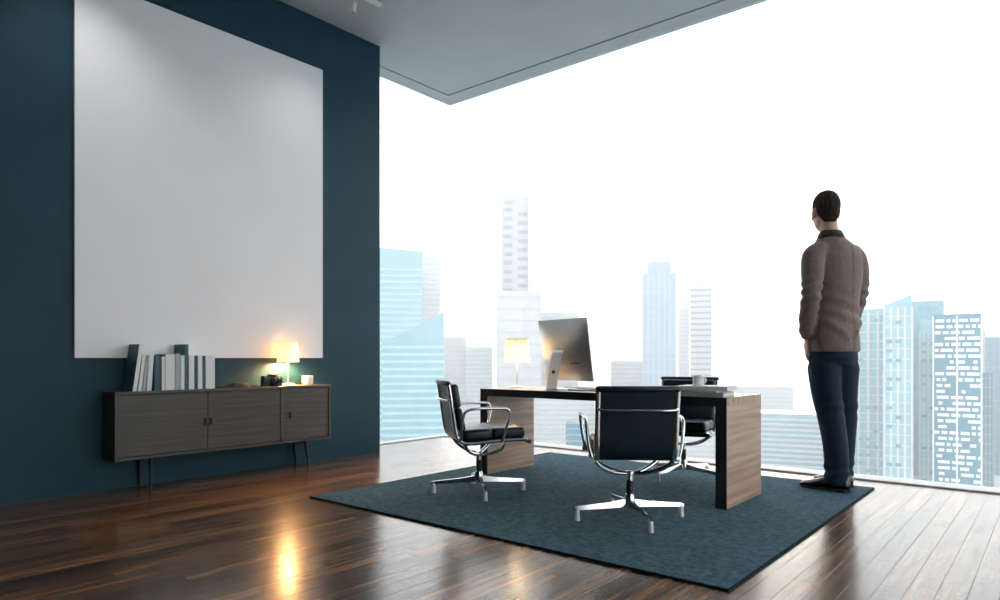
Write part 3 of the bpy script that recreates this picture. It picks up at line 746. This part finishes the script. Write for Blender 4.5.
for s, A in ((-1, ARM_L), (1, ARM_R)):
    w = Vector(A[-1]); dn = Vector((-s * 0.10 * 1, 0.10, -0.95)).normalized(); out = Vector((s * 0.75, 0.62, 0.02)).normalized()   # hand slides into the pocket, back of the hand outward
    sd_ = dn.cross(out).normalized()
    k0 = w + dn * 0.10
    loft(b, [[w + dn * t + sd_ * (wd * math.cos(a)) + out * (th * math.sin(a)) for a in [2 * math.pi * q / 14 for q in range(14)]] for t, wd, th in ((-0.03, .030, .026), (0.0, .032, .023), (0.045, .045, .021), (0.085, .049, .020), (0.104, .045, .015))])
    for f, (off, L) in enumerate(((-0.036, .078), (-0.012, .090), (0.012, .085), (0.035, .066))):
        r0 = k0 + sd_ * off - dn * 0.012
        limb(b, [r0, r0 + dn * (L * .45) + out * 0.006, r0 + dn * (L * .78) - out * 0.008, r0 + dn * L - out * 0.022], [0.0115, 0.0108, 0.0095, 0.008], 10, 4)
    fw = sd_ if sd_.y > 0 else -sd_
    limb(b, [w + dn * .03 + fw * .028, w + dn * .062 + fw * .058 + out * .006, w + dn * .092 + fw * .068 + out * .004, w + dn * .118 + fw * .064], [0.018, 0.0145, 0.012, 0.0085], 10, 4)
person = mobj('person', remeshed(b, 0.0065, 3, 0.5), M['skin'], smooth='all')
tag(person, 'person in grey brown jacket and navy trousers standing at the glass, hands in pockets', 'person')
person.location = PPOS; person.rotation_euler = (0, 0, PR)
for s in (-1, 1):
    b = nb(); ball(b, H_(s * 0.033, 0.083, 0.012), (0.013, 0.013, 0.012), 12); obj('eye', b, M['eyewhite'], person, smooth='all')

# hair: short cap, tapered at the nape and sides
b = nb(); n, m_ = 40, 26; vs = []
def hairline(a):    # a = 0 at the back, pi at the front
    f = (1 - math.cos(a)) / 2
    base = -0.082 + 0.145 * max(0, f - 0.12) ** 0.75
    side = math.exp(-((abs(a) - 1.75) / 0.25) ** 2) * -0.045    # sideburns
    ear = math.exp(-((abs(a) - 1.42) / 0.16) ** 2) * 0.045
    return base + side + ear
for i in range(n):
    a = 2 * math.pi * i / n - math.pi; row = []
    zl = hairline(a)
    for j in range(m_):
        t = j / (m_ - 1); z = 0.135 - (0.135 - zl) * t ** 1.0
        z = 0.135 * math.cos(t * math.pi / 2) + zl * (1 - math.cos(t * math.pi / 2))
        k = max(0.0, 1 - ((z - 0.012) / 0.1235) ** 2.5) ** 0.46 if z > 0.012 else 1.0 - 0.5 * ((0.012 - z) / 0.12) ** 2 * (1 if abs(a) < 1.3 else 0.6)
        thick = 1.0 - 0.055 * max(0, t - .6) / .4
        row.append(H_(0.0885 * k * thick * math.sin(a), -0.008 - 0.110 * k * thick * math.cos(a), z))
    vs.append(row)
def hv(i, j): return vs[i % n][j]
ring = [[hv(i, j) for i in range(n)] for j in range(1, m_)]
top_ = H_(0, -0.008, 0.135)
inner = [[HC + (p - HC) * 0.86 for p in r] for r in ring[::-1]]
loft(b, [[top_ + (p - top_) * 0.02 for p in ring[0]]] + ring + inner[:-1] )
me = bpy.data.meshes.new('hair'); bmesh.ops.recalc_face_normals(b, faces=b.faces); b.to_mesh(me); b.free()
displace(me, lambda c: 0.003 * noise.noise((c.x * 60, c.y * 60, c.z * 25)))
mobj('hair', me, M['hair'], person, smooth='all')

# jacket
b = nb()
loft(b, [ell((cx, cy, z), rx, ry, 28, 2.25) for z, cx, cy, rx, ry in (
    (0.950, -.018, -.002, .176, .142), (0.965, -.018, -.002, .177, .144), (1.06, -.018, 0, .174, .140), (1.16, -.012, 0, .170, .134), (1.27, -.006, 0, .164, .127),
    (1.40, -.004, 0, .176, .134), (1.53, -.004, -.002, .190, .140), (1.61, -.004, -.004, .190, .130), (1.67, -.006, 0, .170, .115), (1.72, -.020, .014, .118, .094), (1.76, -.026, .024, .078, .074))])
SR = [0.070, 0.076, 0.070, 0.062, 0.056, 0.050]
for A in (ARM_L, ARM_R):
    q = [Vector(p) for p in A]; q[-1] = q[-1] + (q[-2] - q[-1]).normalized() * 0.02
    limb(b, q, SR, 18)
me = remeshed(b, 0.010, 5, 0.5)
def jfold(c):
    f = 0.0045 * noise.noise((c.x * 9, c.y * 9, c.z * 5)) + 0.0025 * noise.noise((c.x * 22, c.y * 22, c.z * 14 + 4))
    if abs(c.x) > 0.2:                                    # sleeve creases round the elbow
        e = math.exp(-((c.z - 1.34) / 0.10) ** 2) + 0.8 * math.exp(-((c.z - 1.09) / 0.06) ** 2)
        f += 0.0065 * e * math.sin(c.z * 95 + c.y * 40 + 2 * noise.noise((c.x * 8, c.y * 8, c.z * 8)))
    elif c.y < 0.02:
        f += 0.006 * math.exp(-((c.z - 1.22 + c.x * .5) / 0.09) ** 2) * math.sin(c.z * 60 + c.x * 18)   # drag lines at the waist
        f += 0.012 * math.exp(-((c.z - 1.03 - abs(c.x + .02) * .9) / 0.035) ** 2) * (abs(c.x) > .03)    # fold swept up by the pocketed hands
        f -= 0.0045 * math.exp(-(c.x / 0.007) ** 2) * (1.0 if c.z < 1.70 else 0)                         # centre seam
    return f
displace(me, jfold); jk = mobj('jacket', me, M['tweed'], person, smooth='all')
b = nb(); n = 28; rr = []
for z, r1, off in ((1.715, .098, 0), (1.755, .088, 0), (1.792, .074, 0.006), (1.788, .067, .006), (1.75, .074, 0)):
    rr.append([(-0.026 + r1 * 1.05 * math.cos(2 * math.pi * k / n), 0.024 + off + r1 * math.sin(2 * math.pi * k / n) - 0.002, z - 0.042 * max(0, math.sin(2 * math.pi * k / n)) ** 1.0 - (0.012 if z > 1.76 else 0) * 0) for k in range(n)])
loft(b, rr, cap=False); obj('collar', b, M['collar'], person, smooth='all')

# trousers
b = nb()
loft(b, [ell((-.016, 0, z), rx, ry, 26, 2.2) for z, rx, ry in ((0.86, .135, .112), (0.92, .162, .136), (0.98, .160, .130), (1.05, .150, .118), (1.10, .14, .110))])
for s, A in ((-1, LA), (1, RA)):
    limb(b, [(s * 0.080 - .012, 0, 1.00), (s * 0.084 - .010, 0.006, 0.84), (s * 0.088 - .004, 0.012 + .2 * A.y, 0.68), (A.x * .99, 0.008 + .35 * A.y, 0.52), (A.x, A.y * .75, 0.33), (A.x, A.y + .006, 0.12), (A.x, A.y + .012, 0.055)], [0.080, 0.106, 0.098, 0.088, 0.081, 0.078, 0.080], 18)
me = remeshed(b, 0.010, 5, 0.5)
def tfold(c):
    s = -1 if c.x < 0 else 1
    px_, pz_ = c.y - 0.13, c.z - 1.0
    ang = math.atan2(pz_, px_); rad = math.hypot(px_, pz_)
    f = 0.004 * noise.noise((c.x * 9, c.y * 9, c.z * 4 + 9))
    f += 0.0065 * math.exp(-((rad - .13) / .10) ** 2) * math.sin(ang * 20) * (c.z > .6)
    f += 0.0055 * math.exp(-((c.z - 0.13) / 0.07) ** 2) * math.sin(c.z * 85 + c.y * 25)
    f += 0.004 * math.exp(-((c.z - 0.55) / 0.07) ** 2) * math.sin(c.z * 70 + c.y * 20) * (c.y < 0)
    return f
displace(me, tfold); mobj('trousers', me, M['navy'], person, smooth='all')

# shoes
def shoe(A, ang):
    prof = ((-0.078, .024, .080), (-0.068, .036, .105), (-0.03, .042, .118), (0.02, .043, .118), (0.07, .045, .100), (0.12, .049, .078), (0.17, .046, .062), (0.215, .037, .051), (0.245, .024, .040), (0.258, .009, .028))
    Mx = Matrix.Translation((A.x, A.y, 0)) @ Matrix.Rotation(ang, 4, 'Z')
    b = nb(); loft(b, [[(w * math.cos(t) * (1 if math.sin(t) < .2 else 1 - .35 * math.sin(t)), y, 0.014 + (h - 0.014) * (0.5 + 0.5 * math.sin(t))) for t in [2 * math.pi * k / 18 for k in range(18)]] for y, w, h in prof])
    bmesh.ops.transform(b, matrix=Mx, verts=b.verts); o = obj('shoe', b, M['shoe'], person, smooth='all')
    b = nb(); out = [(w * 1.06 + .001, y) for y, w, h in prof]
    loop = [(w, y) for w, y in out] + [(-w, y) for w, y in out[::-1]]
    loft(b, [[(x, y, 0.0) for x, y in loop], [(x, y, 0.014) for x, y in loop], [(x * .97, y, 0.017) for x, y in loop]])
    box(b, -0.036, 0.036, -0.070, -0.005, 0.0005, 0.024, 0.003)
    bmesh.ops.transform(b, matrix=Mx, verts=b.verts); obj('sole', b, M['sole'], o)
    b = nb()
    for k in range(4): tube(b, smooth_path([(-0.022, 0.055 + k * .014, .083 - k * .006), (0, 0.055 + k * .014, .092 - k * .008), (0.022, 0.055 + k * .014, .083 - k * .006)], 4), 0.003, 6)
    bmesh.ops.transform(b, matrix=Mx, verts=b.verts); obj('laces', b, M['sole'], o)
shoe(LA, R(18)); shoe(RA, R(-4))
